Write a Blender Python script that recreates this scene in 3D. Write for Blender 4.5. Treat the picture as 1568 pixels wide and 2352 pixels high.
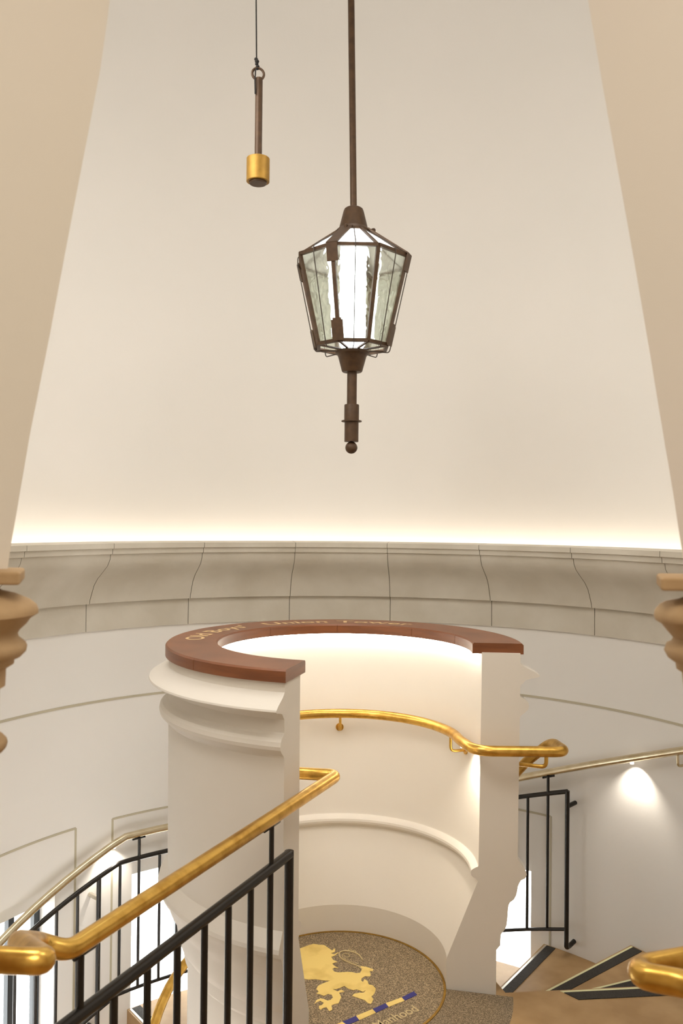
import bpy, bmesh, math, random
from mathutils import Vector, Matrix
from mathutils.geometry import tessellate_polygon
random.seed(7)
PI = math.pi
for o in list(bpy.data.objects): bpy.data.objects.remove(o, do_unlink=True)
S = bpy.context.scene
COL = S.collection
R_ = math.radians

# ------------------------------------------------------------------ camera
FPX, PITCH, ROLL = 1915.0, 0.0103, -0.0098
CAM = Vector((-0.0198, -3.32, 1.8276))
cam_d = bpy.data.cameras.new('camera'); cam = bpy.data.objects.new('camera', cam_d); COL.objects.link(cam)
cam_d.sensor_fit = 'VERTICAL'; cam_d.sensor_height = 36.0; cam_d.lens = FPX / 2352 * 36.0
cam_d.clip_start = 0.02; cam_d.clip_end = 200
cp, sp, cr, sr = math.cos(PITCH), math.sin(PITCH), math.cos(ROLL), math.sin(ROLL)
FW = Vector((0, cp, sp)); U0 = Vector((0, -sp, cp)); R0 = Vector((1, 0, 0))
RX = cr * R0 - sr * U0; UY = sr * R0 + cr * U0
cam.matrix_world = Matrix(((RX.x, UY.x, -FW.x, CAM.x), (RX.y, UY.y, -FW.y, CAM.y), (RX.z, UY.z, -FW.z, CAM.z), (0, 0, 0, 1)))
cam_d.dof.use_dof = True; cam_d.dof.focus_distance = 3.9; cam_d.dof.aperture_fstop = 6.5
S.camera = cam

# ------------------------------------------------------------------ world, exposure
W = bpy.data.worlds.new('daylight'); S.world = W; W.use_nodes = True
bg = W.node_tree.nodes['Background']; bg.inputs[0].default_value = (1.0, 0.985, 0.955, 1); bg.inputs[1].default_value = 5.2
S.view_settings.view_transform = 'Standard'; S.view_settings.look = 'None'
S.view_settings.exposure = 0.26; S.view_settings.gamma = 1.0; S.view_settings.use_curve_mapping = False

WC = Vector((0.0183, -0.1242, 0)); RW = 1.8654; RISE = 0.1762

# ------------------------------------------------------------------ large lights
def area(name, loc, rot, size, power, col=(1, .86, .70), shape='DISK', spread=PI):
    l = bpy.data.lights.new(name, 'AREA'); l.shape = shape; l.size = size; l.energy = power; l.color = col; l.spread = spread
    o = bpy.data.objects.new(name, l); o.location = loc; o.rotation_euler = rot; COL.objects.link(o); return o
area('tower_overhead_fill', (WC.x, WC.y, 8.6), (0, 0, 0), 2.8, 30, (1, .95, .885), spread=R_(110))  # unseen overhead fill, added to brighten the tower walls evenly
area('lobby_ceiling_light', (0.25, -3.7, 3.3), (0, 0, 0), 1.6, 31, (1, .925, .80))

for sx in (-1, 1):      # unseen fill lights, added either side of the arch to brighten lower walls
    p0 = Vector((WC.x + sx*1.12, WC.y - 1.32, 3.25)); q0 = Vector((sx*.25, 1.3, .75))
    area('added_fill_light', p0, (q0 - p0).to_track_quat('-Z', 'Y').to_euler(), 1.3, 28.0 if sx < 0 else 14.0, (1, .965, .90))

# ------------------------------------------------------------------ pixel -> point on a real surface
def ray(px, py):
    a = px - 784; b = 1176 - py
    u = a * cr + b * sr; w = -a * sr + b * cr
    return Vector((u / FPX, cp - w / FPX * sp, sp + w / FPX * cp))
def at_z(px, py, z): d = ray(px, py); return CAM + d * ((z - CAM.z) / d.z)
def at_y(px, py, y): d = ray(px, py); return CAM + d * ((y - CAM.y) / d.y)
def at_r(px, py, R, c=WC, near=False):
    d = ray(px, py); o = CAM - c; a = d.x**2 + d.y**2; b = o.x*d.x + o.y*d.y; cc = o.x**2 + o.y**2 - R*R
    D = max(b*b - a*cc, 0); return CAM + d * ((-b + (-1 if near else 1) * math.sqrt(D)) / a)
def wang(p, c=WC): return math.degrees(math.atan2(p.y - c.y, p.x - c.x))
def cyl(r, adeg, z, c=WC): return Vector((c.x + r*math.cos(R_(adeg)), c.y + r*math.sin(R_(adeg)), z))

# ------------------------------------------------------------------ materials
def mat(name, col, rough=.6, metal=0., noise=None, bump=None, coat=0., emit=None, estr=0.):
    """noise=(scale, detail, colour2, low, high); bump=(scale, strength)"""
    m = bpy.data.materials.new(name); m.use_nodes = True; n = m.node_tree.nodes; l = m.node_tree.links
    p = n['Principled BSDF']; p.inputs['Base Color'].default_value = (*col, 1); p.inputs['Roughness'].default_value = rough
    p.inputs['Metallic'].default_value = metal; p.inputs['Coat Weight'].default_value = coat
    p.inputs['Coat Roughness'].default_value = .28
    if emit: p.inputs['Emission Color'].default_value = (*emit, 1); p.inputs['Emission Strength'].default_value = estr
    tc = n.new('ShaderNodeTexCoord')
    if noise:
        t = n.new('ShaderNodeTexNoise'); t.inputs['Scale'].default_value = noise[0]; t.inputs['Detail'].default_value = noise[1]
        mp = n.new('ShaderNodeMapping'); l.new(tc.outputs['Object'], mp.inputs[0]); l.new(mp.outputs[0], t.inputs['Vector'])
        if len(noise) > 5: mp.inputs['Scale'].default_value = noise[5]
        r = n.new('ShaderNodeValToRGB'); r.color_ramp.elements[0].position = noise[3]; r.color_ramp.elements[1].position = noise[4]
        r.color_ramp.elements[0].color = (*col, 1); r.color_ramp.elements[1].color = (*noise[2], 1)
        l.new(t.outputs[0], r.inputs[0]); l.new(r.outputs[0], p.inputs['Base Color'])
    if bump:
        t = n.new('ShaderNodeTexNoise'); t.inputs['Scale'].default_value = bump[0]; t.inputs['Detail'].default_value = 4
        l.new(tc.outputs['Object'], t.inputs['Vector'])
        b = n.new('ShaderNodeBump'); b.inputs['Strength'].default_value = bump[1]; b.inputs['Distance'].default_value = .004
        l.new(t.outputs[0], b.inputs['Height']); l.new(b.outputs[0], p.inputs['Normal'])
    return m
M_plaster = mat('warm_plaster', (.82, .795, .755), .75, noise=(1.6, 3, (.84, .81, .77), .3, .7), bump=(60, .08))
M_arch = mat('arch_plaster', (.76, .71, .63), .8, noise=(1.1, 3, (.79, .73, .67), .35, .65), bump=(60, .08))
M_drum = mat('drum_plaster', (.78, .73, .655), .7, noise=(3, 3, (.80, .75, .68), .3, .7), bump=(80, .06))
M_stone = mat('cornice_stone', (.58, .53, .44), .85, noise=(3.2, 8, (.68, .635, .55), .35, .68), bump=(45, .25))
M_joint = mat('stone_joint', (.33, .295, .23), .9)
M_carved = mat('carved_stone', (.40, .26, .13), .8, noise=(9, 6, (.52, .36, .20), .3, .7), bump=(50, .3))
M_trim = mat('trim_strip', (.52, .47, .35), .6)
M_wood = mat('varnished_wood', (.24, .078, .024), .45, noise=(5, 6, (.15, .045, .013), .35, .7, (1, 1, 8)), coat=.22)
M_inlay = mat('pale_wood_inlay', (.74, .50, .24), .5, coat=.1)
M_brass = mat('polished_brass', (.80, .50, .12), .28, 1., noise=(26, 6, (.60, .34, .07), .42, .66, (1, 1, 1)))
M_brass_dull = mat('aged_brass', (.40, .225, .035), .5, .5, noise=(30, 6, (.26, .14, .02), .35, .7))
M_gold = mat('pale_brass', (.76, .68, .50), .26, 1., noise=(18, 5, (.62, .52, .34), .4, .7))
M_black = mat('black_steel', (.022, .019, .017), .27, .3)
M_bronze = mat('bronze_paint', (.085, .044, .019), .5, .3, noise=(40, 5, (.055, .028, .012), .35, .7))
M_wire = mat('dark_wire', (.045, .03, .02), .5, .3)
M_cord = mat('black_cord', (.008, .006, .005), .8)
M_tread = mat('travertine_tread', (.34, .205, .085), .55, noise=(7, 8, (.44, .285, .135), .35, .68), bump=(30, .1))
M_grit = mat('black_grit', (.028, .024, .02), .85, noise=(300, 2, (.075, .065, .055), .5, .7))
M_glow = mat('pale_marker', (.72, .70, .42), .5)
M_steel = mat('brushed_steel', (.62, .58, .50), .3, 1.)
M_gran = mat('granite', (.115, .08, .04), .35, noise=(230, 2, (.44, .33, .20), .45, .60))
M_gran2 = mat('granite_apron', (.12, .085, .045), .4, noise=(230, 2, (.34, .255, .16), .45, .60))
M_liongold = mat('gold_inlay', (.90, .68, .22), .45, .1, noise=(10, 5, (.70, .48, .12), .5, .75))
M_blue = mat('blue_enamel', (.022, .022, .20), .4)
M_engrave = mat('engraved_gold', (.62, .50, .27), .5, .2)
M_frame = mat('dark_window_frame', (.025, .03, .035), .4)
M_led = mat('led_strip', (1, 1, 1), .5, emit=(1, .88, .74), estr=4.6)
M_led2 = mat('led_strip_inner', (1, 1, 1), .5, emit=(1, .97, .86), estr=17)
M_lamp = mat('lamp_tube', (1, 1, 1), .5, emit=(.93, .96, 1), estr=9)
M_lens = mat('light_lens', (1, 1, 1), .5, emit=(1, .9, .75), estr=6)
def glassmat(name, tint, wav, rough=0.):
    m = bpy.data.materials.new(name); m.use_nodes = True; n = m.node_tree.nodes; l = m.node_tree.links
    out = n['Material Output']; n.remove(n['Principled BSDF'])
    g = n.new('ShaderNodeBsdfGlass'); g.inputs['IOR'].default_value = 1.45; g.inputs['Color'].default_value = (*tint, 1); g.inputs['Roughness'].default_value = rough
    t = n.new('ShaderNodeBsdfTransparent'); t.inputs[0].default_value = (*tint, 1)
    mx = n.new('ShaderNodeMixShader')
    if wav:
        tc = n.new('ShaderNodeTexCoord'); no = n.new('ShaderNodeTexNoise'); no.inputs['Scale'].default_value = wav[0]; no.inputs['Detail'].default_value = 1.0
        no.inputs['Distortion'].default_value = .6
        b = n.new('ShaderNodeBump'); b.inputs['Strength'].default_value = wav[1]; b.inputs['Distance'].default_value = .02
        l.new(tc.outputs['Object'], no.inputs['Vector']); l.new(no.outputs[0], b.inputs['Height']); l.new(b.outputs[0], g.inputs['Normal'])
        mx.inputs[0].default_value = wav[2]
    else: mx.inputs[0].default_value = .12
    l.new(t.outputs[0], mx.inputs[1]); l.new(g.outputs[0], mx.inputs[2]); l.new(mx.outputs[0], out.inputs[0]); return m
M_wglass = glassmat('window_glass', (.97, .99, 1), None)
M_lglass = glassmat('rippled_glass', (.955, .98, .95), (22, .35, .34))

M_frost = bpy.data.materials.new('frosted_glass'); M_frost.use_nodes = True
_n = M_frost.node_tree.nodes; _l = M_frost.node_tree.links; _n.remove(_n['Principled BSDF'])
_t = _n.new('ShaderNodeBsdfTranslucent'); _t.inputs[0].default_value = (.9, .92, .9, 1); _g = _n.new('ShaderNodeBsdfTransparent'); _x = _n.new('ShaderNodeMixShader'); _x.inputs[0].default_value = .55
_l.new(_t.outputs[0], _x.inputs[2]); _l.new(_g.outputs[0], _x.inputs[1]); _l.new(_x.outputs[0], _n['Material Output'].inputs[0])

# ------------------------------------------------------------------ mesh helpers
class MB:
    def __init__(s): s.v = []; s.f = []; s.sm = []; s.mi = []
    def add(s, vs, fs, smooth=False, m=0):
        b = len(s.v); s.v += [tuple(v) for v in vs]
        for f in fs: s.f.append(tuple(b + i for i in f)); s.sm.append(smooth); s.mi.append(m)
        return s
    def box(s, cx, cy, cz, sx, sy, sz, rz=0, m=0):
        c, n = math.cos(rz), math.sin(rz); vs = []
        for z in (-.5, .5):
            for x, y in ((-.5, -.5), (.5, -.5), (.5, .5), (-.5, .5)):
                X, Y = x*sx, y*sy; vs.append((cx + X*c - Y*n, cy + X*n + Y*c, cz + z*sz))
        return s.add(vs, [(3,2,1,0),(4,5,6,7),(0,1,5,4),(1,2,6,5),(2,3,7,6),(3,0,4,7)], m=m)
    def prism(s, poly, z0, z1, m=0, smooth=False):
        n = len(poly); vs = [(p[0], p[1], z0) for p in poly] + [(p[0], p[1], z1) for p in poly]
        tri = tessellate_polygon([[Vector((p[0], p[1], 0)) for p in poly]])
        fs = [tuple(reversed(t)) for t in tri] + [tuple(i + n for i in t) for t in tri]
        b = [(i, (i+1) % n, (i+1) % n + n, i + n) for i in range(n)]
        s.add(vs, fs, m=m); k = len(s.v) - 2*n
        for q in b: s.f.append(tuple(k + i for i in q)); s.sm.append(smooth); s.mi.append(m)
        return s
    def tube(s, pts, r, seg=14, cap=True, m=0, closed=False):
        pts = [Vector(p) for p in pts]; n = len(pts); rings = []; up = None
        for i, p in enumerate(pts):
            if closed: t = pts[(i+1) % n] - pts[i-1]
            else: t = pts[min(i+1, n-1)] - pts[max(i-1, 0)]
            t.normalize()
            if up is None: up = Vector((0, 0, 1)) if abs(t.z) < .95 else Vector((1, 0, 0))
            a = (up - t * up.dot(t)).normalized(); up = a; b = t.cross(a)
            rr = r[i] if isinstance(r, (list, tuple)) else r
            rings.append([p + (a*math.cos(2*PI*k/seg) + b*math.sin(2*PI*k/seg)) * rr for k in range(seg)])
        vs = [v for g in rings for v in g]; fs = []
        for i in range(n if closed else n - 1):
            j = (i+1) % n
            for k in range(seg):
                q = (k+1) % seg; fs.append((i*seg+k, i*seg+q, j*seg+q, j*seg+k))
        s.add(vs, fs, True, m)
        if cap and not closed:
            b = len(s.v) - n*seg
            s.f.append(tuple(b + k for k in reversed(range(seg)))); s.sm.append(False); s.mi.append(m)
            s.f.append(tuple(b + (n-1)*seg + k for k in range(seg))); s.sm.append(False); s.mi.append(m)
        return s
    def lathe(s, prof, cx, cy, seg=32, m=0, smooth=True):
        vs = []; 
        for r, z in prof:
            for k in range(seg): vs.append((cx + r*math.cos(2*PI*k/seg), cy + r*math.sin(2*PI*k/seg), z))
        fs = [(i*seg+k, i*seg+(k+1) % seg, (i+1)*seg+(k+1) % seg, (i+1)*seg+k) for i in range(len(prof)-1) for k in range(seg)]
        s.add(vs, fs, smooth, m); b = len(s.v) - len(vs)
        if prof[0][0] > 1e-5: s.f.append(tuple(b+k for k in reversed(range(seg)))); s.sm.append(False); s.mi.append(m)
        if prof[-1][0] > 1e-5: s.f.append(tuple(b+(len(prof)-1)*seg+k for k in range(seg))); s.sm.append(False); s.mi.append(m)
        return s
    def sweep(s, prof, angs, c=(0, 0), closedprof=True, caps=True, dr=None, smooth=True, m=0):
        """revolve profile [(r,z)] through angs (deg) about c; dr(i)-> radius change for angle index i"""
        n = len(prof); vs = []
        for i, a in enumerate(angs):
            e = dr(i) if dr else 0
            for j, (r, z) in enumerate(prof):
                d = e if not isinstance(e, (list, tuple)) else e[j]
                vs.append((c[0] + (r+d)*math.cos(R_(a)), c[1] + (r+d)*math.sin(R_(a)), z))
        fs = []
        for i in range(len(angs)-1):
            for k in range(n if closedprof else n-1):
                q = (k+1) % n; fs.append((i*n+k, (i+1)*n+k, (i+1)*n+q, i*n+q))
        s.add(vs, fs, smooth, m)
        if caps and closedprof:
            tri = tessellate_polygon([[Vector((r, z, 0)) for r, z in prof]]); b = len(s.v) - len(vs); e = b + (len(angs)-1)*n
            for t in tri:
                s.f.append(tuple(b+i for i in t)); s.sm.append(False); s.mi.append(m)
                s.f.append(tuple(e+i for i in reversed(t))); s.sm.append(False); s.mi.append(m)
        return s
    def build(s, name, mats, parent=None, angle=40, label=None):
        me = bpy.data.meshes.new(name); me.from_pydata(s.v, [], s.f)
        for mm in (mats if isinstance(mats, (list, tuple)) else [mats]): me.materials.append(mm)
        for p, sm, mi in zip(me.polygons, s.sm, s.mi): p.use_smooth = sm; p.material_index = mi
        bm = bmesh.new(); bm.from_mesh(me); bmesh.ops.recalc_face_normals(bm, faces=bm.faces)
        for e in bm.edges:
            if len(e.link_faces) == 2 and e.calc_face_angle(0) > R_(angle): e.smooth = False
        bm.to_mesh(me); bm.free()
        o = bpy.data.objects.new(name, me); COL.objects.link(o)
        if parent is not None:
            o.parent = parent; o.matrix_parent_inverse = Matrix.Translation(-Vector(parent.location)) if parent.type == 'EMPTY' and parent.parent is None else parent.matrix_world.inverted()
        if label: o['label'] = label
        return o
def tag(o, label, cat, group=None, kind=None):
    if label: o['label'] = label
    if cat: o['category'] = cat
    if group: o['group'] = group
    if kind: o['kind'] = kind
    return o
def thing(name, loc, label, cat, group=None):
    o = bpy.data.objects.new(name, None); COL.objects.link(o); o.location = loc; o.empty_display_size = .05
    return tag(o, label, cat, group)
def struct(o): o['kind'] = 'structure'; return o
def arange(a, b, step):
    n = max(1, int(math.ceil(abs(b-a)/step))); return [a + (b-a)*i/n for i in range(n+1)]
def fillet(pts, rad, seg=8):
    pts = [Vector(p) for p in pts]; out = [pts[0]]
    for i in range(1, len(pts)-1):
        r = rad[i] if isinstance(rad, (list, tuple)) else rad
        A, B, C = pts[i-1], pts[i], pts[i+1]; a = (A-B); b = (C-B); la, lb = a.length, b.length
        d = min(r, la*.48, lb*.48); p0 = B + a.normalized()*d; p1 = B + b.normalized()*d
        for k in range(seg+1):
            t = k/seg; out.append(p0*(1-t)**2 + B*2*t*(1-t) + p1*t*t)
    out.append(pts[-1]); return out

# ================================================================== SETTING
# ---- tower wall: cylinder with window openings
WIN = [('window_1', 55.6, 73.0, -1.30, -.08), ('window_2', 107.0, 129.2, -1.40, -.08), ('window_3', 143.2, 164.0, -2.0, -.075)]
ZB, ZT, TH = -2.6, 8.75, .24
brk = sorted(set([-67.0, 247.0] + [w[1] for w in WIN] + [w[2] for w in WIN]))
A = []
for a, b in zip(brk[:-1], brk[1:]): A += arange(a, b, 3.0)[:-1]
A.append(brk[-1])
Z = sorted(set([ZB, ZT, 1.23, 1.68] + [w[3] for w in WIN] + [w[4] for w in WIN]))
def inwin(a, z):
    return any(w[1]-.01 < a < w[2]+.01 and w[3] < z < w[4] for w in WIN)
mb = MB()
for rr in (RW, RW + TH):
    vs = [cyl(rr, a, z) for z in Z for a in A]; n = len(A); fs = []
    for j in range(len(Z)-1):
        for i in range(n-1):
            if not inwin((A[i]+A[i+1])/2, (Z[j]+Z[j+1])/2): fs.append((j*n+i, j*n+i+1, (j+1)*n+i+1, (j+1)*n+i))
    mb.add(vs, fs, True)
for _, a0, a1, z0, z1 in WIN:       # reveals
    aa = arange(a0, a1, 3)
    for a in (a0, a1): mb.add([cyl(RW, a, z0), cyl(RW+TH, a, z0), cyl(RW+TH, a, z1), cyl(RW, a, z1)], [(0, 1, 2, 3)])
    for z in (z0, z1):
        vs = [cyl(RW, a, z) for a in aa] + [cyl(RW+TH, a, z) for a in aa]; n = len(aa)
        mb.add(vs, [(i, i+1, i+1+n, i+n) for i in range(n-1)])
struct(mb.build('wall_tower', M_plaster, angle=30))
# ---- passage walls and lobby shell behind the camera
e0 = cyl(RW, -67.0, 0); e1 = cyl(RW, 247.0, 0)
def vwall(name, pts, z0, z1, th, side):
    """vertical wall along pts with thickness th to one side"""
    p = [Vector((x, y, 0)) for x, y in pts]; off = []
    for i in range(len(p)):
        d = (p[min(i+1, len(p)-1)] - p[max(i-1, 0)]).normalized(); off.append(p[i] + Vector((-d.y, d.x, 0))*th*side)
    return struct(MB().prism([(q.x, q.y) for q in p] + [(q.x, q.y) for q in reversed(off)], z0, z1).build(name, M_arch))
vwall('wall_passage_right', [(e0.x, e0.y+.05), (e0.x, -2.44)], ZB, ZT, .3, 1)
vwall('wall_passage_left', [(e1.x, e1.y+.05), (e1.x, -2.44)], ZB, ZT, .3, -1)
struct(MB().box(1.75, -3.6, 1.7, .2, 2.7, 3.6).build('wall_lobby_right', M_arch))
struct(MB().box(-1.75, -3.6, 1.7, .2, 2.7, 3.6).build('wall_lobby_left', M_arch))
struct(MB().box(0, -5.0, 1.7, 3.7, .2, 3.6).build('wall_lobby_back', M_arch))
struct(MB().box(1.35, -2.36, 1.7, 1.0, .16, 3.6).build('wall_lobby_front_right', M_arch))
struct(MB().box(-1.35, -2.36, 1.7, 1.0, .16, 3.6).build('wall_lobby_front_left', M_arch))
# ---- pointed arch wall: splayed reveals rising from the two capitals
YB, YF = -2.05, -2.30
LE = [(252, 0), (247, 40), (230, 161), (185, 396), (153, 562), (115, 766), (70, 991), (46, 1130), (26, 1248), (13.5, 1335)]
RE = [(1350, 0), (1355, 30), (1384, 200), (1420, 400), (1456, 600), (1490, 800), (1523, 1000), (1545, 1130), (1566, 1270), (1578, 1340)]
for nm, edge, sgn in (('wall_arch_left', LE, -1), ('wall_arch_right', RE, 1)):
    q = [at_y(px, py, YB) for px, py in edge]
    d = (q[0]-q[2]); top = q[0] + d.normalized()*2.2; top.y = YB; tp = [top]
    q = [Vector((top.x*0 + (q[0].x*.35), YB, q[0].z + 1.1))] + [Vector((q[0].x*.8, YB, q[0].z+.45))] + q
    vs = []; n = len(q)
    for p in q: vs.append(p)                                                     # tower-side edge
    for p in q: vs.append(Vector((p.x + sgn*.30, YF, p.z)))                      # lobby-side edge, splayed
    for p in q: vs.append(Vector((sgn*1.0, YB, p.z)))
    for p in q: vs.append(Vector((sgn*1.0, YF, p.z)))
    fs = []
    for i in range(n-1):
        fs += [(i, i+1, n+i+1, n+i), (i, 2*n+i, 2*n+i+1, i+1), (n+i, n+i+1, 3*n+i+1, 3*n+i), (2*n+i, 3*n+i, 3*n+i+1, 2*n+i+1)]
    fs += [(0, n, 3*n, 2*n), (n-1, 3*n-1, 4*n-1, 2*n-1)]
    struct(MB().add(vs, fs, True).build(nm, M_arch, angle=25))
    zt = q[0].z
struct(MB().box(0, -2.17, (zt+8.8)/2, 2.0, .26, 8.8-zt+.02).build('wall_arch_head', M_arch))
for nm, sgn in (('wall_pier_left', -1), ('wall_pier_right', 1)):      # piers that carry the arch behind the colonnettes
    struct(MB().box(sgn*.90, -2.10, (ZB + 1.765)/2, .38, .36, 1.765 - ZB).build(nm, M_arch))
# ---- ceilings and floors
struct(MB().prism([tuple(cyl(RW+TH, a, 0)[:2]) for a in range(0, 360, 5)], 8.75, 8.95).build('ceiling_tower', M_plaster))
struct(MB().box(0, -3.65, 3.5, 3.7, 2.9, .15).build('ceiling_lobby', M_arch))
struct(MB().box(0, -3.55, .076, 3.7, 3.0, .2).build('floor_lobby', M_tread))
DR0, DR1 = 0.602, 0.700
a0l = 5.72
lp = [tuple(cyl(RW+.02, a, 0)[:2]) for a in arange(a0l, -70, 3)] + [(.70, -2.06), (-.66, -2.06)]
lp += [(-.60, -1.62), (-.245, -.80)]
lp += [(DR0*math.cos(R_(a)), DR0*math.sin(R_(a))) for a in arange(253, 366, 4)]
lp += [tuple(cyl(.62, a0l, 0)[:2])]
struct(MB().prism(lp, -.16, 0).build('floor_landing', M_tread))
struct(MB().prism([tuple(cyl(RW+TH, a, 0)[:2]) for a in range(0, 360, 5)], ZB-.15, ZB).build('floor_bottom', M_tread))

# ---- stone cornice, joints cut at every block end
prof = [(1.597, 1.6995), (1.597, 1.674), (1.610, 1.670), (1.612, 1.645), (1.628, 1.641), (1.634, 1.615), (1.655, 1.582), (1.695, 1.550), (1.745, 1.512), (1.778, 1.475), (1.800, 1.430), (1.816, 1.395), (1.820, 1.374), (1.851, 1.372), (1.851, 1.2236), (1.90, 1.2236), (1.90, 1.640), (1.76, 1.640), (1.745, 1.706)]
def jointed(a0, a1, joints, step, w):
    angs = arange(a0, a1, step); out = []; 
    for a in angs:
        if all(abs(a-j) > w*2.2 for j in joints): out.append((a, 0))
    for j in joints:
        if a0 < j < a1: out += [(j-w, 0), (j-w*.5, 1), (j+w*.5, 1), (j+w, 0)]
    out.sort(); return out
J = [44.2 + 18.85*k for k in range(-2, 8)]
ja = jointed(-60, 240, J, 2.5, .055)
mb = MB(); mb.sweep(prof, [a for a, _ in ja], (WC.x, WC.y), dr=lambda i: [(.007 if (ja[i][1] and 1 <= j <= 14) else 0) for j in range(len(prof))])
o = mb.build('trim_1', [M_stone, M_joint], angle=28); struct(o)
npf = len(prof)
for p in o.data.polygons:
    c = p.center; a = math.degrees(math.atan2(c.y-WC.y, c.x-WC.x)) % 360
    if min(abs(a-j % 360) for j in J) < .05 and math.hypot(c.x-WC.x, c.y-WC.y) < 1.86: p.material_index = 1
# ---- cove light strip behind the cornice lip
mb = MB(); mb.sweep([(1.790, 1.652), (1.835, 1.652), (1.835, 1.658), (1.790, 1.658)], arange(-58, 238, 3), (WC.x, WC.y))
tag(mb.build('cove_light_strip', M_led), 'warm white light strip hidden behind the top of the grey stone cornice', 'light strip')

# ---- raised wall lines
def wstrip(name, segs, w=.011, d=.0035):
    m = MB()
    for (aa, za), (ab, zb) in segs:
        if abs(aa-ab) > .5:
            m.sweep([(RW-d, za-w/2), (RW+.004, za-w/2), (RW+.004, za+w/2), (RW-d, za+w/2)], arange(aa, ab, 2.5), (WC.x, WC.y))
        else:
            da = math.degrees(w/2/RW); m.sweep([(RW-d, za), (RW+.004, za), (RW+.004, zb), (RW-d, zb)], [aa-da, aa+da], (WC.x, WC.y))
    return struct(m.build(name, M_trim))
wstrip('trim_2', [((-60, .8421), (240, .8421))], .012)
wstrip('trim_3', [((52.1, .1886), (76.5, .1886)), ((52.1, .19), (52.1, -.53)), ((76.5, .19), (76.5, -.7))])
wstrip('trim_4', [((103.7, .1886), (132.9, .1886)), ((132.9, .19), (132.9, -1.05)), ((103.7, .19), (103.7, -.88))])
wstrip('trim_5', [((139.6, .195), (168, .195)), ((139.6, .195), (139.6, -1.05)), ((168, .195), (168, -1.4))])

# ---- windows: frame + pane
for nm, a0, a1, z0, z1 in WIN:
    rg = RW + .15; aa = arange(a0, a1, 3); fw = .034; da = math.degrees(fw/rg)
    pz = z1 - .105
    m = MB()
    mul = wang(at_r(19, 2220, rg)) if nm == 'window_3' else (a0+a1)/2+1.2
    for (x0, x1, y0, y1) in ((a0, a1, z0, z0+fw), (a0, a1, pz, pz+fw*.7), (a0, a0+da, z0, pz), (a1-da, a1, z0, pz), (mul-da/2, mul+da/2, z0, pz)):
        m.sweep([(rg-.02, y0), (rg+.02, y0), (rg+.02, y1), (rg-.02, y1)], arange(x0, x1, 3), (WC.x, WC.y))
    f = struct(m.build(nm, M_frame))
    struct(MB().sweep([(RW+.05, pz+.018), (RW+TH+.01, pz+.018), (RW+TH+.01, z1+.01), (RW+.05, z1+.01)], aa, (WC.x, WC.y)).build('window_head', M_plaster, f))
    struct(MB().sweep([(rg-.003, z0), (rg+.003, z0), (rg+.003, pz), (rg-.003, pz)], aa, (WC.x, WC.y)).build('window_pane', M_wglass, f))

# ================================================================== STAIR STEPS
noses = [5.72, 21.67, 37.57, 53.18, 69.1, 129.8, 145.7, 161.6, 177.5, 193.4, 209.3, 225.2]
def inner_r(a, r=DR0-.004):
    d = Vector((math.cos(R_(a)), math.sin(R_(a)))); b = WC.x*d.x + WC.y*d.y; return -b + math.sqrt(b*b - (WC.x**2+WC.y**2 - r*r))
desc = {1: 'wedge tread partly hidden, one step below the right landing edge', 2: 'middle wedge tread of the right flight, two steps down by the wall',
        3: 'grey-brown wedge tread at the right wall, three steps down, between two long nosings', 4: 'tread below the right window, four steps down behind the drum pier',
        5: 'wide window landing below the left windows, behind the drum', 6: 'tread left of the window landing, first step below it',
        7: 'second tread below the left window landing, behind the balusters', 8: 'third tread below the left window landing, under the leftmost window'}
def nosing(parent, a, z, r0, r1, slant=0, steel=False):
    """brown lip, pale marker and black grit band along the nose at angle a"""
    t = Vector((math.cos(R_(a)), math.sin(R_(a)), 0)); n = Vector((t.y, -t.x, 0)); C = Vector((WC.x, WC.y, z))
    def strip(o0, o1, h, s0, s1):
        return [C+t*(r0+s0)+n*o0+Vector((0, 0, h)), C+t*r1+n*o0+Vector((0, 0, h)), C+t*r1+n*o1+Vector((0, 0, h)), C+t*(r0+s1)+n*o1+Vector((0, 0, h))]
    for nm, mt, o0, o1, s0, s1 in (('marker_strip', M_steel if steel else M_glow, .010, .021, 0, slant*.25), ('grip_strip', M_grit, .021, .072, slant*.25, slant)):
        top = strip(o0, o1, .003, s0, s1); bot = strip(o0, o1, -.004, s0, s1)
        MB().add(top+bot, [(0,1,2,3),(7,6,5,4),(0,4,5,1),(1,5,6,2),(2,6,7,3),(3,7,4,0)]).build(nm, mt, parent)
edge = thing('landing_nosing', cyl(1.2, a0l, 0), 'pale and black nosing strip along the right edge of the brown landing', 'nosing')
nosing(edge, a0l, 0, .835, RW-.05, .05)
for k in range(1, 9):
    a0, a1 = noses[k-1], noses[k]; z = -RISE*k
    poly = [tuple(cyl(RW-.001, a, 0)[:2]) for a in arange(a0-1.0, a1, 3)] + [tuple(cyl(inner_r(a), a, 0)[:2]) for a in arange(a1, a0-1.0, 3)]
    rt = thing('stair_tread', cyl(1.2, (a0+a1)/2, z), desc[k], 'stair step', 'treads of the curved stair')
    MB().prism(poly, z-.170, z).build('tread_slab', M_tread, rt)
    nosing(rt, a1, z, inner_r(a1)+.01, RW-.012, 0, k in (3, 5))

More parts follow.
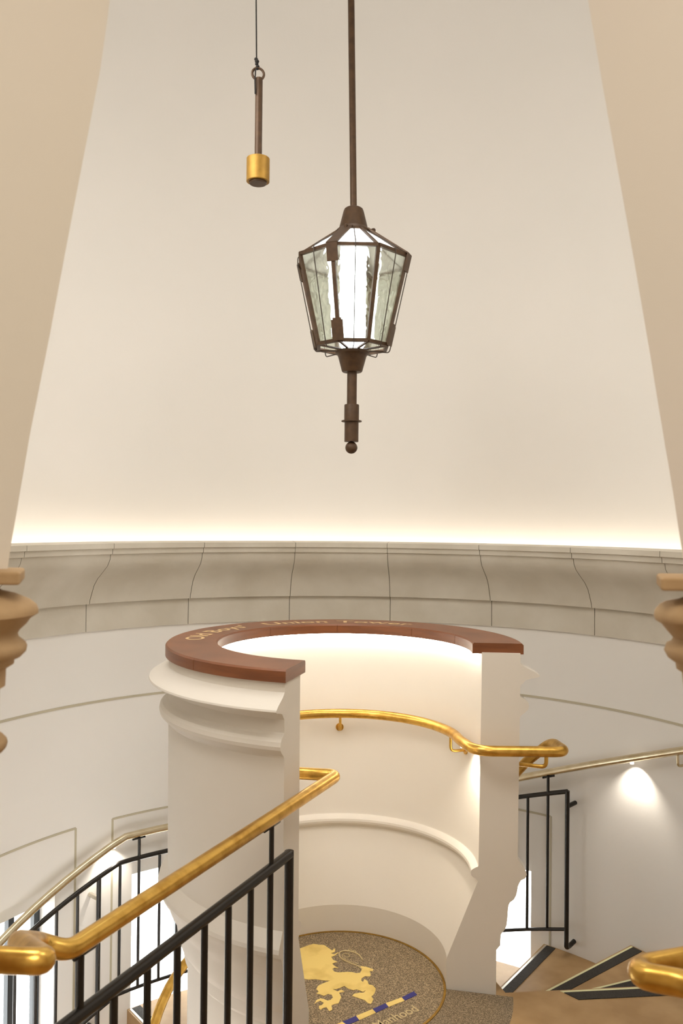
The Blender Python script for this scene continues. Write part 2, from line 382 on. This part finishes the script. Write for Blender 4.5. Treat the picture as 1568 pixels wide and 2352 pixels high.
# ================================================================== DRUM (C-shaped wall round the well)
outer = [(0.686,1.316), (0.686,1.278), (0.702,1.265), (0.740,1.247), (0.758,1.236), (0.760,1.230), (0.756,1.226), (0.725,1.219), (0.706,1.213), (0.698,1.203), (0.686,1.191), (0.686,1.150), (0.693,1.143), (0.708,1.136), (0.717,1.126), (0.720,1.112), (0.717,1.100), (0.708,1.090), (0.697,1.081), (0.689,1.074), (0.685,1.067), (0.681,0.518), (0.698,0.495), (0.713,0.473), (0.716,0.460), (0.711,0.445), (0.695,0.437), (0.688,0.425), (0.683,0.412), (0.680,0.392), (0.676,0.376), (0.667,0.360), (0.653,0.349), (0.648,0.338), (0.646,0.326), (0.644,0.290), (0.641,0.261), (0.634,0.243), (0.624,0.231), (0.619,0.222), (0.618,0.210), (0.617,0.181), (0.602,0.162), (0.602,-2.4)]
inner = [(0.410,-2.4), (0.410,0.118), (0.529,0.425), (0.522,0.434), (0.510,0.440), (0.504,0.447), (0.501,0.457), (0.503,0.466), (0.509,0.472), (0.520,0.478), (0.529,0.482), (0.531,0.488), (0.538,1.316)]
A_END0, A_END1 = -5.5, 253.5
angs = arange(A_END0, A_END1, 3)
drum_prof = outer[:-1] + [(0.602, -.02), (0.410, -.02)] + inner[1:]
drum = thing('drum_wall', (0, 0, 0), 'cream plaster C-shaped drum wall with moulded rings under the wooden coping', 'drum wall')
# radial offsets: the ring mouldings sit on the body
MB().sweep(drum_prof, angs, (0, 0)).build('wall_shell', M_drum, drum, angle=19)
MB().sweep([(.602, -.02), (.30, -.02), (.30, -2.5), (.602, -2.5)], arange(0, 360, 4), (0, 0), caps=False).build('newel_core', M_drum, drum)
# light strip under the coping
MB().sweep([(.512, 1.304), (.528, 1.304), (.528, 1.309), (.512, 1.309)], arange(A_END0+4, A_END1-4, 4), (0, 0)).build('light_strip', M_led2, drum, label='warm glowing strip under the wooden coping')
# ---- wooden coping with inlaid lettering
ct, cb = 1.353, 1.311
RO_, RI_ = .6994, .5013
cprof = [(RI_, cb), (RI_, ct-.006), (RI_+.006, ct), (RO_-.006, ct), (RO_, ct-.006), (RO_, cb)]
cj = sorted([wang(at_r(px, py, RI_, Vector((0, 0, 0))), Vector((0, 0, 0))) % 360 for px, py in ((1044, 1470), (945, 1452), (774, 1444), (621, 1451))] + [192, 222])
ca = jointed(A_END0+1.0, A_END1+.6, cj, 3, .12)
coping = thing('wooden_coping', (0, 0, ct), 'glossy brown wooden ring coping with inlaid lettering on top of the cream drum wall', 'coping')
MB().sweep(cprof, [a for a, _ in ca], (0, 0), dr=lambda i: [(.0015 if j < 2 else -.0015 if j > 3 else 0) if ca[i][1] else 0 for j in range(6)]).build('coping_ring', M_wood, coping, angle=25)
def text_mesh(txt, off=.0):
    c = bpy.data.curves.new('t', 'FONT'); c.body = txt; c.size = 1; c.resolution_u = 4; c.offset = off; c.fill_mode = 'FRONT'
    o = bpy.data.objects.new('t', c); COL.objects.link(o); bpy.context.view_layer.update()
    me = bpy.data.meshes.new_from_object(o.evaluated_get(bpy.context.evaluated_depsgraph_get()))
    vs = [v.co.copy() for v in me.vertices]; fs = [tuple(p.vertices) for p in me.polygons]
    bpy.data.objects.remove(o); bpy.data.curves.remove(c); bpy.data.meshes.remove(me); return vs, fs
for word, aS, aE in (('Old', 183.5, 166), ("Boys'", 161.5, 138), ('Union', 127.5, 98), ('Tower', 93.5, 59)):
    vs, fs = text_mesh(word, .012); x0 = min(v.x for v in vs); x1 = max(v.x for v in vs)
    out = []
    for v in vs:
        a = aS + (aE-aS)*(v.x-x0)/(x1-x0); r = .563 + v.y*.105
        out.append((r*math.cos(R_(a)), r*math.sin(R_(a)), ct+.0006))
    MB().add(out, fs).build('lettering', M_inlay, coping, label='pale inlaid lettering reading ' + word)

# ================================================================== FLOOR MEDALLION
med = thing('floor_medallion', (0, 0, 0), 'round speckled granite medallion with gold lion inside the drum', 'floor medallion')
MB().lathe([(.409, -.01), (.409, .0012)], 0, 0, 72).build('granite_disc', M_gran, med)
MB().sweep([(.400, 0), (.409, 0), (.409, .0035), (.400, .0035)], arange(0, 360, 4), (0, 0), caps=False).build('brass_ring', M_brass_dull, med)
ap = [(.4095*math.cos(R_(a)), .4095*math.sin(R_(a))) for a in arange(-106, -6, 4)] + [(.665*math.cos(R_(a)), .665*math.sin(R_(a))) for a in arange(-8, -106, 4)]
tag(MB().prism(ap, -.004, .0009).build('granite_apron', M_gran2), 'dark speckled granite band on the floor across the drum opening', 'floor slab')
def P3(x, y, z=.0022): p = at_z(690 + x*.12117, 2130 + y*.12117, z); return (p.x, p.y)
lion = [(40,380),(150,340),(250,312),(350,330),(450,335),(540,400),(600,440),(640,400),(660,430),(640,470),(570,490),(640,512),(700,478),(725,472),(650,535),(580,560),(620,620),(700,655),(650,665),(600,690),(640,730),(720,770),(640,765),(600,790),(640,840),(720,855),(880,845),(980,850),(1060,870),(1130,862),(1160,800),(1110,760),(1150,735),(1250,750),(1380,795),(1370,825),(1310,830),(1330,900),(1310,930),(1220,925),(1160,960),(1148,1010),(1185,1035),(1210,980),(1270,1020),(1290,1080),(1370,1100),(1425,1160),(1410,1230),(1370,1290),(1340,1310),(1378,1360),(1360,1410),(1330,1450),(1270,1430),(1220,1380),(1130,1350),(980,1300),(1010,1260),(1120,1240),(1200,1238),(1240,1190),(1180,1222),(1110,1190),(1060,1175),(1000,1190),(900,1160),(830,1110),(740,1150),(660,1172),(606,1168),(700,1215),(770,1180),(830,1215),(730,1240),(770,1320),(745,1380),(720,1440),(640,1455),(585,1480),(600,1560),(545,1590),(490,1510),(420,1530),(380,1560),(350,1540),(348,1490),(410,1470),(440,1430),(370,1390),(300,1420),(265,1450),(300,1380),(380,1345),(450,1362),(510,1388),(570,1375),(612,1330),(590,1275),(520,1260),(440,1300),(380,1272),(300,1250),(345,1220),(300,1170),(330,1110),(430,1060),(560,1012),(420,1002),(280,980),(150,990),(0,960),(-140,880),(-220,700),(-200,520),(-60,420)]
MB().prism([P3(x, y) for x, y in lion], .0008, .0026).build('lion_inlay', M_liongold, med, label='gold heraldic lion walking to the left')
def ribbon(pts, w, z=.0026):
    q = fillet([Vector((*P3(x, y), z)) for x, y in pts], .02, 4); m = MB(); m.tube(q, w, 6); return m
m = ribbon([(1160,790),(1080,725),(960,690),(820,625),(735,560),(725,500),(770,450),(900,445),(1040,480),(1120,530),(1175,620)], .0030)
m2 = ribbon([(1100,700),(930,650),(810,590),(780,530),(840,490),(920,515),(940,550),(880,575),(830,545)], .0014)
m.add(m2.v, m2.f, True); m3 = ribbon([(900,445),(915,405),(960,430),(1000,460),(1015,428),(1050,460),(1040,495)], .0018); m.add(m3.v, m3.f, True)
m.build('tail_inlay', M_engrave, med)
def P5(x, y, z=.0024): p = at_z(690 + x*.2232, 2120 + y*.2232, z); return (p.x, p.y)
blues = [[(1040,765),(1165,702),(1197,740),(1072,797)], [(740,885),(875,825),(905,862),(775,922)], [(430,1015),(570,955),(603,998),(480,1050)]]
B = [[Vector((*P5(x, y), 0)) for x, y in q] for q in blues]
step = (B[0][0]-B[1][0])
B.append([v - (B[0][i]-B[1][i]) for i, v in enumerate(B[2])])
for q in B: MB().prism([(v.x, v.y) for v in q], .0008, .0026).build('blue_square', M_blue, med)
for q, p in zip(B[:-1], B[1:]): MB().prism([(p[1].x, p[1].y), (q[0].x, q[0].y), (q[3].x, q[3].y), (p[2].x, p[2].y)], .0008, .0024).build('gold_square', M_liongold, med)
e = Vector((*at_z(963, 2322, 0).xy, 0)); up = Vector((*at_z(947, 2309, 0).xy, 0)) - e
dirv = (B[0][2]-B[2][3]).normalized(); upn = Vector((-dirv.y, dirv.x, 0))
vs, fs = text_mesh('Manhood', .005); x1 = max(v.x for v in vs); sc = .062
MB().add([e + dirv*(v.x-x1)*sc*.85 + upn*v.y*sc + Vector((0, 0, .0022)) for v in vs], fs).build('engraved_lettering', M_engrave, med, label='small pale engraved letters')

# ================================================================== BRASS HANDRAILS
TR = .0205
HZ = .955
def hx(r, a0, a1, z0, z1, c=Vector((0, 0, 0)), step=4): 
    aa = arange(a0, a1, step); return [cyl(r, a, z0 + (z1-z0)*(a-a0)/(a1-a0) if a1 != a0 else z0, c) for a in aa]
rail1 = thing('brass_handrail', (-.3, -1.0, HZ), 'long brass handrail from the lower left, turning into the drum and round both piers', 'handrail')
g = lambda px, py, d: at_y(px, py, -3.32 + d)
near = [g(-215, 2193, 1.33), g(-100, 2200, 1.33), g(108, 2209, 1.33), g(40, 2163, 1.50), g(90, 2166, 1.66), at_z(155, 2186, HZ+.004)]
end = at_z(432, 2005, HZ)
elbow = Vector((-.026, -.455, HZ))
p1 = fillet(near + [end, elbow, cyl(.464, 250, HZ, Vector((0, 0, 0)))], [0, .02, .032, .028, .035, .055, .02, .034, 0], 8)
p2 = hx(.464, 247, 12, HZ, HZ)
out = [cyl(.464, 12, HZ, Vector((0, 0, 0))), Vector((.462, .02, HZ)), Vector((.500, -.135, HZ)), Vector((.845, -.135, HZ)), Vector((.835, .05, HZ-.01)), cyl(.775, 12, .83, Vector((0, 0, 0)))]
p3 = fillet(out, [0, .06, .07, .05, .06, 0], 8)[1:]
p4 = hx(.765, 15, 66, .79, .20) + hx(.76, 70, 105, .16, .08)[0:] + hx(.757, 109, 160, .06, -.13) + hx(.755, 164, 215, -.145, -.42)
path = p1 + p2 + p3 + p4
MB().tube(path, TR, 16).build('rail', M_brass, rail1)
def bracket(parent, top, wallpt, drop=.06, r=.006, mt=M_brass):
    a = Vector(top); b = a + Vector((0, 0, -drop)); w = Vector(wallpt); w.z = b.z
    m = MB(); m.tube(fillet([a, b, w], .022, 6), r, 10)
    d = (w-b).normalized(); m.tube([w - d*.006, w], .018, 16); return m.build('bracket', mt, parent)
for a in (92, 18, 160, 225): bracket(rail1, cyl(.464, a, HZ-.018, Vector((0, 0, 0))), cyl(.535, a, 0, Vector((0, 0, 0))))
bracket(rail1, Vector((.80, -.01, HZ-.02)), Vector((.69, .03, 0)), .075, .008)

rail2 = thing('wall_handrail', cyl(RW-.06, 40, .55), 'brass handrail fixed along the outer wall, descending behind the drum and past the left windows', 'handrail')
rr = RW - .068
wp = hx(rr, 2, 82, 1.03, .10, WC, 3) + hx(rr, 85, 131.5, .10, .10, WC, 3) + hx(rr, 134, 190, .075, -.60, WC, 3)
MB().tube(wp, TR*.95, 16).build('rail', M_gold, rail2)
def rz(a): 
    return 1.03 + (.10-1.03)*(a-2)/80 if a < 82 else .10 if a < 132 else .075-(a-134)*.675/56
for a in (27.6, 12, 66, 96, 166): bracket(rail2, cyl(rr, a, rz(a)-.018), cyl(RW, a, 0), .055, .007, M_gold)
for a in (36.4, 133.5):
    MB().lathe([(.009, rz(a)-.030), (.009, rz(a)-.018)], cyl(rr+.012, a, 0).x, cyl(rr+.012, a, 0).y, 16).build('rail_light', M_lens, rail2)

rail3 = thing('brass_handrail', g(1500, 2230, 1.3), 'thick brass handrail end bending back on itself at the lower right edge', 'handrail')
hp = fillet([g(1745, 2174, 1.385), g(1470, 2224, 1.33), g(1474, 2242, 1.29), g(1610, 2266, 1.24), g(1760, 2440, 1.02)], [0, .034, .034, .05, 0], 10)
MB().tube(hp, TR*.98, 20).build('rail', M_brass, rail3)
bracket(rail3, g(1690, 2190, 1.372), g(1775, 2190, 1.385), .05)

# spotlights set in the rails' undersides
def spot(name, loc, target, power, ang, blend=.6, col=(1, .92, .80), size=.01):
    l = bpy.data.lights.new(name, 'SPOT'); l.energy = power; l.spot_size = R_(ang); l.spot_blend = blend; l.color = col; l.shadow_soft_size = size
    o = bpy.data.objects.new(name, l); o.location = loc; d = Vector(target) - Vector(loc); o.rotation_euler = d.to_track_quat('-Z', 'Y').to_euler(); COL.objects.link(o); return o
for a in (36.4, 133.5): spot('rail_spot', cyl(rr+.012, a, rz(a)-.034), cyl(RW+.02, a, rz(a)-.30), 5.5, 104, .85)
for a in (2, 236): 
    o0 = Vector((0, 0, 0)); spot('drum_rail_spot', cyl(.478, a, HZ-.03, o0), cyl(.56, a, HZ-.26, o0), 4, 110, .9, (1, .9, .74))
    MB().lathe([(.008, HZ-.028), (.008, HZ-.016)], cyl(.472, a, 0, o0).x, cyl(.472, a, 0, o0).y, 16).build('rail_light', M_lens, rail1)

# ================================================================== BLACK BALUSTRADES
# -- near balustrade under the brass rail: straight line in plan
L0 = Vector((-.026, -.455, 0)); L1 = Vector((end.x, end.y, 0)); LD = (L1-L0).normalized()
def online(px):
    # point of the rail's plan line seen in pixel column px (taken at the top rail's height)
    lo, hi = 0., 1.6
    for _ in range(50):
        t = (lo+hi)/2; P = L0 + LD*t + Vector((0, 0, .82)); v = P - CAM
        dd = v.dot(FW); x = 784 + (v.dot(RX))/ (v.dot(FW)) * FPX
        if x > px: lo = t
        else: hi = t
    return L0 + LD*t
def zat(P, py):
    # height at plan point P seen at pixel row py
    lo, hi = -.5, 1.6
    for _ in range(50):
        z = (lo+hi)/2; v = Vector((P.x, P.y, z)) - CAM; y = 1176 - v.dot(UY)/v.dot(FW)*FPX
        if y > py: lo = z
        else: hi = z
    return z
bal = thing('metal_balustrade', (-.25, -.95, 0), 'black steel balustrade in the left foreground, under the sloping brass rail', 'balustrade')
pA = online(664); pB = online(150); 
zA = zat(pA, 1962); zB = zA + .004
TZ = zA
far = pB + LD*.45
MB().tube([Vector((pA.x, pA.y, TZ)), Vector((far.x, far.y, TZ))], .0155, 14).build('top_rail', M_black, bal)
MB().tube([Vector((pA.x, pA.y, .09)), Vector((far.x, far.y, .09))], .011, 12).build('bottom_rail', M_black, bal)
MB().tube([Vector((pA.x, pA.y, -.02)), Vector((pA.x, pA.y, TZ+.010))], .0145, 14).build('end_post', M_black, bal)
for px in (621, 576, 525, 470, 408, 339, 262, 178):
    P = online(px); MB().tube([Vector((P.x, P.y, .085)), Vector((P.x, P.y, TZ-.01))], .0092, 12).build('baluster', M_black, bal)
for px in (623, 184):
    P = online(px); MB().tube([Vector((P.x, P.y, TZ)), Vector((P.x, P.y, HZ-.022))], .0075, 12).build('rail_support', M_black, bal)
    q = Vector((P.x, P.y, HZ-.0235)); MB().tube([q-LD*.045, q+LD*(.045 if px > 400 else .02)], .0055, 8).build('saddle_plate', M_black, bal)

# -- curved guards in front of the windows
def arcguard(parent, rad, segs_top, segs_bot, bars, posts, exts, pr_=.0125):
    MB().tube([cyl(rad, a, z) for a, z in segs_top], pr_, 12).build('top_rail', M_black, parent)
    MB().tube([cyl(rad, a, z) for a, z in segs_bot], pr_*.75, 12).build('bottom_rail', M_black, parent)
def interp(seg, a):
    for (x0, y0), (x1, y1) in zip(seg[:-1], seg[1:]):
        if x0 <= a <= x1: return y0 + (y1-y0)*(a-x0)/(x1-x0)
    return seg[-1][1] if a > seg[-1][0] else seg[0][1]
def dense(seg, st=2.5):
    o = []
    for (x0, y0), (x1, y1) in zip(seg[:-1], seg[1:]):
        for a in arange(x0, x1, st)[:-1]: o.append((a, y0+(y1-y0)*(a-x0)/(x1-x0)))
    return o + [seg[-1]]
def colang(px, z, rad):
    # angle on circle rad whose point at height z is in pixel column px
    py = 2000; 
    for _ in range(6):
        p = at_r(px, py, rad); v = Vector((p.x, p.y, z)) - CAM; py = 1176 - v.dot(UY)/v.dot(FW)*FPX
    return wang(at_r(px, py, rad))
rg = RW - .08
g1 = thing('window_guard', cyl(rg, 52, -.4), 'black steel guard rail panel in front of the right window, beside the drum pier', 'guard rail')
t1 = [(47.9, .376), (74, .12)]; b1 = [(47.9, -.365), (74, -.62)]
arcguard(g1, rg, dense(t1), dense(b1), None, None, None)
ea = 47.9
pend = [cyl(rg, ea, .380), cyl(rg, ea, -.44), cyl(rg, ea, -.462), cyl(rg+.03, ea, -.468), cyl(RW, ea-.2, -.455)]
MB().tube(fillet(pend, .025, 6), .0125, 12).build('end_post', M_black, g1)
MB().tube([cyl(rg, ea, .295), cyl(RW, ea-.2, .298)], .012, 12).build('wall_fixing', M_black, g1)
for px in (1212,): 
    a = colang(px, .3, rg); MB().tube([cyl(rg, a, interp(b1, a)), cyl(rg, a, interp(t1, a))], .0082, 10).build('baluster', M_black, g1)
a = colang(1258, .3, rg)
MB().tube([cyl(rg, a, interp(b1, a)), cyl(rg, a, rz(a)-.02)], .0082, 10).build('baluster', M_black, g1)
MB().tube([cyl(rg+.006, a-1.1, rz(a-1.1)-.024), cyl(rg+.006, a+1.1, rz(a+1.1)-.024)], .005, 8).build('saddle_plate', M_black, g1)
for a in (60.5, 64.5, 68.5): MB().tube([cyl(rg, a, interp(b1, a)), cyl(rg, a, interp(t1, a))], .0082, 10).build('baluster', M_black, g1)
MB().tube([cyl(rg, 74, -.62), cyl(rg, 74, .12)], .0125, 12).build('end_post', M_black, g1)

g2 = thing('window_guard', cyl(rg, 140, -.6), 'black steel guard rail running down in front of the left windows', 'guard rail')
t2 = [(106, -.027), (132.8, -.027), (165, -.36)]; b2 = [(106, -.73), (133, -.73), (165, -1.08)]
arcguard(g2, rg, dense(t2), dense(b2), None, None, None)
for px in (366, 275, 178, 130, 83, 35):
    a = colang(px, -.2, rg); MB().tube([cyl(rg, a, interp(b2, a)), cyl(rg, a, interp(t2, a))], .0082, 10).build('baluster', M_black, g2)
a = colang(319, -.1, rg)
MB().tube([cyl(rg, a, interp(b2, a)), cyl(rg, a, rz(a)-.02)], .0082, 10).build('baluster', M_black, g2)
MB().tube([cyl(rg+.006, a-1.2, rz(a)-.023), cyl(rg+.006, a+1.2, rz(a)-.023)], .005, 8).build('saddle_plate', M_black, g2)
a = colang(227, -.1, rg)
MB().tube(fillet([cyl(rg, a, interp(t2, a)), cyl(rg, a, -.85), cyl(rg, a, -.875), cyl(RW, a+.2, -.872)], .025, 6), .0125, 12).build('end_post', M_black, g2)
MB().tube([cyl(rg, a, interp(t2, a)-.115), cyl(RW, a+.2, interp(t2, a)-.112)], .012, 12).build('wall_fixing', M_steel, g2, label='pale steel wall fixing')
for a in (109, 114, 119): MB().tube([cyl(rg, a, -.73), cyl(rg, a, -.03)], .0082, 10).build('baluster', M_black, g2)
MB().tube([cyl(rg, 106, -.75), cyl(rg, 106, -.02)], .0125, 12).build('end_post', M_black, g2)

# ================================================================== CARVED CAPITALS at the arch springing
def capital(sgn, label, axis_px, pts, abacus):
    yc = -2.075; d = yc + 3.32
    ax = at_y(axis_px, 1450, yc).x
    pf = []
    for px, py in pts:
        p = at_y(px, py, yc); pf.append((abs(p.x-ax), p.z))
    pf.sort(key=lambda q: 0)
    root = thing('stone_capital', (ax, yc, pf[-1][1]), label, 'capital')
    MB().lathe(pf, ax, yc, 40).build('moulded_rings', M_carved, root, angle=50)
    zt = at_y(axis_px*.5, 1290, yc).z
    (ex, e0, e1) = abacus
    t = at_y(ex, e0, yc-.04); b = at_y(ex, e1, yc-.04)
    pl_ = [(t.x, yc-.05), (t.x+sgn*.035, yc+.06), (t.x+sgn*.235, yc+.06), (t.x+sgn*.235, yc-.05)]
    m = MB().prism(pl_, b.z, t.z)
    o = m.build('abacus', M_carved, root); bv = o.modifiers.new('b', 'BEVEL'); bv.width = .004; bv.segments = 3
    MB().lathe([(pf[-1][0]*.98, pf[-1][1]+.01), (pf[-1][0]*.98, .0)], ax, yc, 32).build('shaft', M_carved, root)
    return root
capital(-1, 'carved tan stone capital with rounded rings at the left edge, below the arch', -75,
        [(-20, 1340), (0, 1358), (30, 1366), (60, 1380), (75, 1393), (79, 1404), (79, 1412), (62, 1423), (52, 1437), (38, 1450), (33, 1458), (36, 1468), (50, 1480), (54, 1488), (52, 1500), (40, 1512), (26, 1517), (25, 1528), (8, 1539), (6, 1579), (-6, 1586), (-8, 1690), (0, 1694), (9, 1704), (11, 1712), (8, 1722), (0, 1731), (-10, 1736)], (53, 1313, 1343))
capital(1, 'carved tan stone capital with rounded rings at the right edge, below the arch', 1660,
        [(1600, 1362), (1563, 1380), (1535, 1386), (1524, 1392), (1513, 1405), (1511, 1417), (1514, 1428), (1527, 1436), (1541, 1454), (1553, 1468), (1549, 1478), (1538, 1483), (1533, 1498), (1541, 1514), (1558, 1526), (1560, 1540), (1572, 1548), (1576, 1590), (1586, 1600), (1590, 1750)], (1511, 1326, 1356))

# ================================================================== LANTERN
ly = 0.0
lx = at_y(812, 467, ly).x
lan = thing('hanging_lantern', (lx, ly, 2.1), 'eight-sided bronze lantern with rippled glass hanging on a long rod above the drum', 'lantern')
ZR, ZBt, RR, RB, RT, ZTt = 2.863, 2.520, .226, .145, .068, 2.978
ROT = R_(1.5)
def ov(r, k, z): a = R_(-112.5 + 45*k) + ROT; return Vector((lx + r*math.cos(a), ly + r*math.sin(a), z))
top = at_y(806, -30, ly); topd = (top - Vector((lx, ly, 3.07))); topend = Vector((lx, ly, 3.07)) + topd*((8.75-3.07)/topd.z)
MB().tube([Vector((lx, ly, 3.06)), topend], .0132, 16).build('rod', M_bronze, lan)
MB().lathe([(0, 3.078), (.030, 3.077), (.037, 3.072), (.041, 3.062), (.057, 2.998), (.060, 2.992), (.068, 2.986), (.072, 2.978), (.072, 2.972), (.060, 2.970)], lx, ly, 40).build('top_cap', M_bronze, lan, angle=30)
def bar(m, a, b, w, t, nrm):
    a, b = Vector(a), Vector(b); d = (b-a).normalized(); n = (Vector(nrm) - d*Vector(nrm).dot(d)).normalized(); s_ = d.cross(n)
    vs = [p + s_*(x*w/2) + n*(y*t/2) for p in (a, b) for x, y in ((-1,-1),(1,-1),(1,1),(-1,1))]
    m.add(vs, [(3,2,1,0),(4,5,6,7),(0,1,5,4),(1,2,6,5),(2,3,7,6),(3,0,4,7)])
def nout(k): a = R_(-112.5 + 45*k) + ROT; return Vector((math.cos(a), math.sin(a), 0))
m = MB()
for k in range(8):
    bar(m, ov(RR, k, ZR), ov(RR, k+1, ZR), .013, .014, nout(k+.5)); bar(m, ov(RB, k, ZBt), ov(RB, k+1, ZBt), .013, .014, nout(k+.5))
    bar(m, ov(RR, k, ZR), ov(RB, k, ZBt), .0155, .010, nout(k)); bar(m, ov(RR, k, ZR), ov(RT, k, ZTt), .011, .008, nout(k)+Vector((0, 0, 1)))
    bar(m, ov(RB, k, ZBt-.004), ov(.055, k, ZBt-.012), .010, .006, Vector((0, 0, 1)))
m.build('frame', M_bronze, lan)
for k in (0, 2, 4, 6):    # wide straps on alternate corners
    m = MB(); n = nout(k); e_ = .006
    u0 = ov(RT+.002, k, ZTt+.004); u1 = ov(RR+.008, k, ZR+.004)
    bar(m, u0, u1, .046, .005, n+Vector((0, 0, 1.4)))
    lo = u1.lerp(ov(RB+.008, k, ZBt), .19); bar(m, u1, lo, .044, .006, n)
    m.build('corner_strap', M_bronze, lan); m = MB()
    b0 = ov(RB+.009, k, ZBt-.004); b1 = b0.lerp(u1, .215); bar(m, b0, b1, .046, .006, n)
    b2 = b0.lerp(u1, .235); bar(m, b1, b2, .034, .006, n)
    m.build('corner_plate', M_bronze, lan)
    m = MB(); m.tube(fillet([ov(RT+.010, k, ZTt+.002), ov(RT+.020, k, ZTt+.004), ov(RT+.019, k, ZTt-.012)], .006, 4), .006, 8)
    m.build('catch', M_bronze, lan)
for k in range(8):
    m = MB(); i0 = .997
    q = [ov(RR-.003, k, ZR), ov(RR-.003, k+1, ZR), ov(RB-.003, k+1, ZBt), ov(RB-.003, k, ZBt)]
    n = nout(k+.5); q2 = [p - n*.004 for p in q]
    m.add(q+q2, [(0,1,2,3),(7,6,5,4),(0,4,5,1),(1,5,6,2),(2,6,7,3),(3,7,4,0)]); m.build('glass_pane', M_lglass, lan)
    q = [ov(RR-.003, k, ZR), ov(RT-.003, k, ZTt), ov(RT-.003, k+1, ZTt), ov(RR-.003, k+1, ZR)]
    q2 = [p - Vector((0, 0, .004)) for p in q]
    m = MB(); m.add(q+q2, [(0,1,2,3),(7,6,5,4),(0,4,5,1),(1,5,6,2),(2,6,7,3),(3,7,4,0)]); m.build('roof_pane', M_frost, lan)
cosf = math.cos(R_(22.5))
for k in range(8):       # wire guards at the middle of each face
    a = R_(-90 + 45*k) + ROT; c = lambda r, z: Vector((lx + r*math.cos(a), ly + r*math.sin(a), z))
    pts = [c(.066, ZTt-.002), c(.075, ZTt-.010), c(RR*cosf+.012, ZR+.012), c(RR*cosf+.012, ZR-.02), c(RB*cosf+.016, ZBt-.012), c(RB*cosf+.010, ZBt-.020), c(.06, ZBt-.016)]
    MB().tube(fillet(pts, .008, 4), .0021, 6).build('wire_guard', M_wire, lan)
MB().lathe([(.0, 2.505), (.064, 2.505), (.068, 2.500), (.068, 2.492), (.060, 2.488), (.056, 2.480), (.041, 2.424), (.038, 2.420), (.0, 2.420)], lx, ly, 40).build('bottom_cap', M_bronze, lan, angle=30)
MB().lathe([(.0196, 2.421), (.0196, 2.285)], lx, ly, 28).build('stem', M_bronze, lan)
MB().lathe([(.0, 2.290), (.0285, 2.290), (.0295, 2.287), (.0295, 2.228), (.0405, 2.226), (.0405, 2.222), (.0280, 2.220), (.0280, 2.142), (.0, 2.142)], lx, ly, 36).build('sleeve', M_bronze, lan, angle=30)
MB().lathe([(.0243*math.sin(t), 2.1185 + .0243*math.cos(t)) for t in [PI*i/16 for i in range(17)]], lx, ly, 28).build('ball_finial', M_bronze, lan)
MB().lathe([(.0, 2.972), (.046, 2.965), (.051, 2.94), (.051, 2.53), (.042, 2.515), (.0, 2.512)], lx, ly, 32).build('lamp_tube', M_lamp, lan, label='glowing white lamp tube')

# ================================================================== BRASS TIPPED PULL ROD
ry = -.75
k_ = (ry+3.32)/FPX
def rp(px, py): return at_y(px, py, ry)
c0 = rp(593.5, 300)
pull = thing('hanging_pull_rod', rp(593, 425), 'dark rod with brass cylinder weight on a thin black cord left of the lantern', 'hanging rod')
zt, zb = rp(593, 180).z, rp(593, 366).z
MB().lathe([(0, zt+.001), (8.0*k_, zt), (8.4*k_, zt-.003), (8.4*k_, zb)], c0.x, ry, 28).build('rod', M_bronze, pull)
zc0, zc1 = rp(593, 364).z, rp(593, 418).z
MB().lathe([(0, zc0), (25.6*k_, zc0), (26.6*k_, zc0-.0015), (26.6*k_, zc1+.001), (25.6*k_, zc1), (20.5*k_, zc1), (20.5*k_, zc1+.012), (0, zc1+.012)], c0.x, ry, 44).build('brass_weight', M_brass_dull, pull, angle=30)
MB().lathe([(20.0*k_, zc1+.011), (20.0*k_, zc1-.005), (19*k_, zc1-.0065), (0, zc1-.0065)], c0.x, ry, 36).build('end_plug', M_bronze, pull, angle=30)
rc = rp(592.5, 170); ra = R_(12); m = MB()
m.tube([rc + Vector((math.cos(t)*13.5*k_*math.cos(ra), math.cos(t)*13.5*k_*math.sin(ra), math.sin(t)*13.5*k_)) for t in [2*PI*i/28 for i in range(28)]], 2.9*k_, 10, closed=True); m.build('ring', M_bronze, pull)
m = MB(); s0 = rp(588, -10); s0 = s0 + (s0 - rp(589, 130)).normalized()*2.4; m.tube([s0, rp(589, 134)], 1.6*k_, 8)
m.build('cord', M_cord, pull)
m = MB()
for i, (px, py, r) in enumerate(((588, 136, 4.5), (590, 141, 5.2), (589.5, 147, 4.2), (591.5, 153, 4.6), (591, 158, 3.6))):
    c = rp(px, py); m.lathe([(r*k_*math.sin(t), c.z + r*k_*.8*math.cos(t)) for t in [PI*j/8 for j in range(9)]], c.x, c.y, 12)
m.tube([rp(590, 155), rp(587.5, 166) - Vector((0, .012, 0)), rp(586.5, 190) - Vector((0, .014, 0)), rp(587, 220) - Vector((0, .012, 0))], 1.8*k_, 8)
m.build('knot', M_cord, pull)
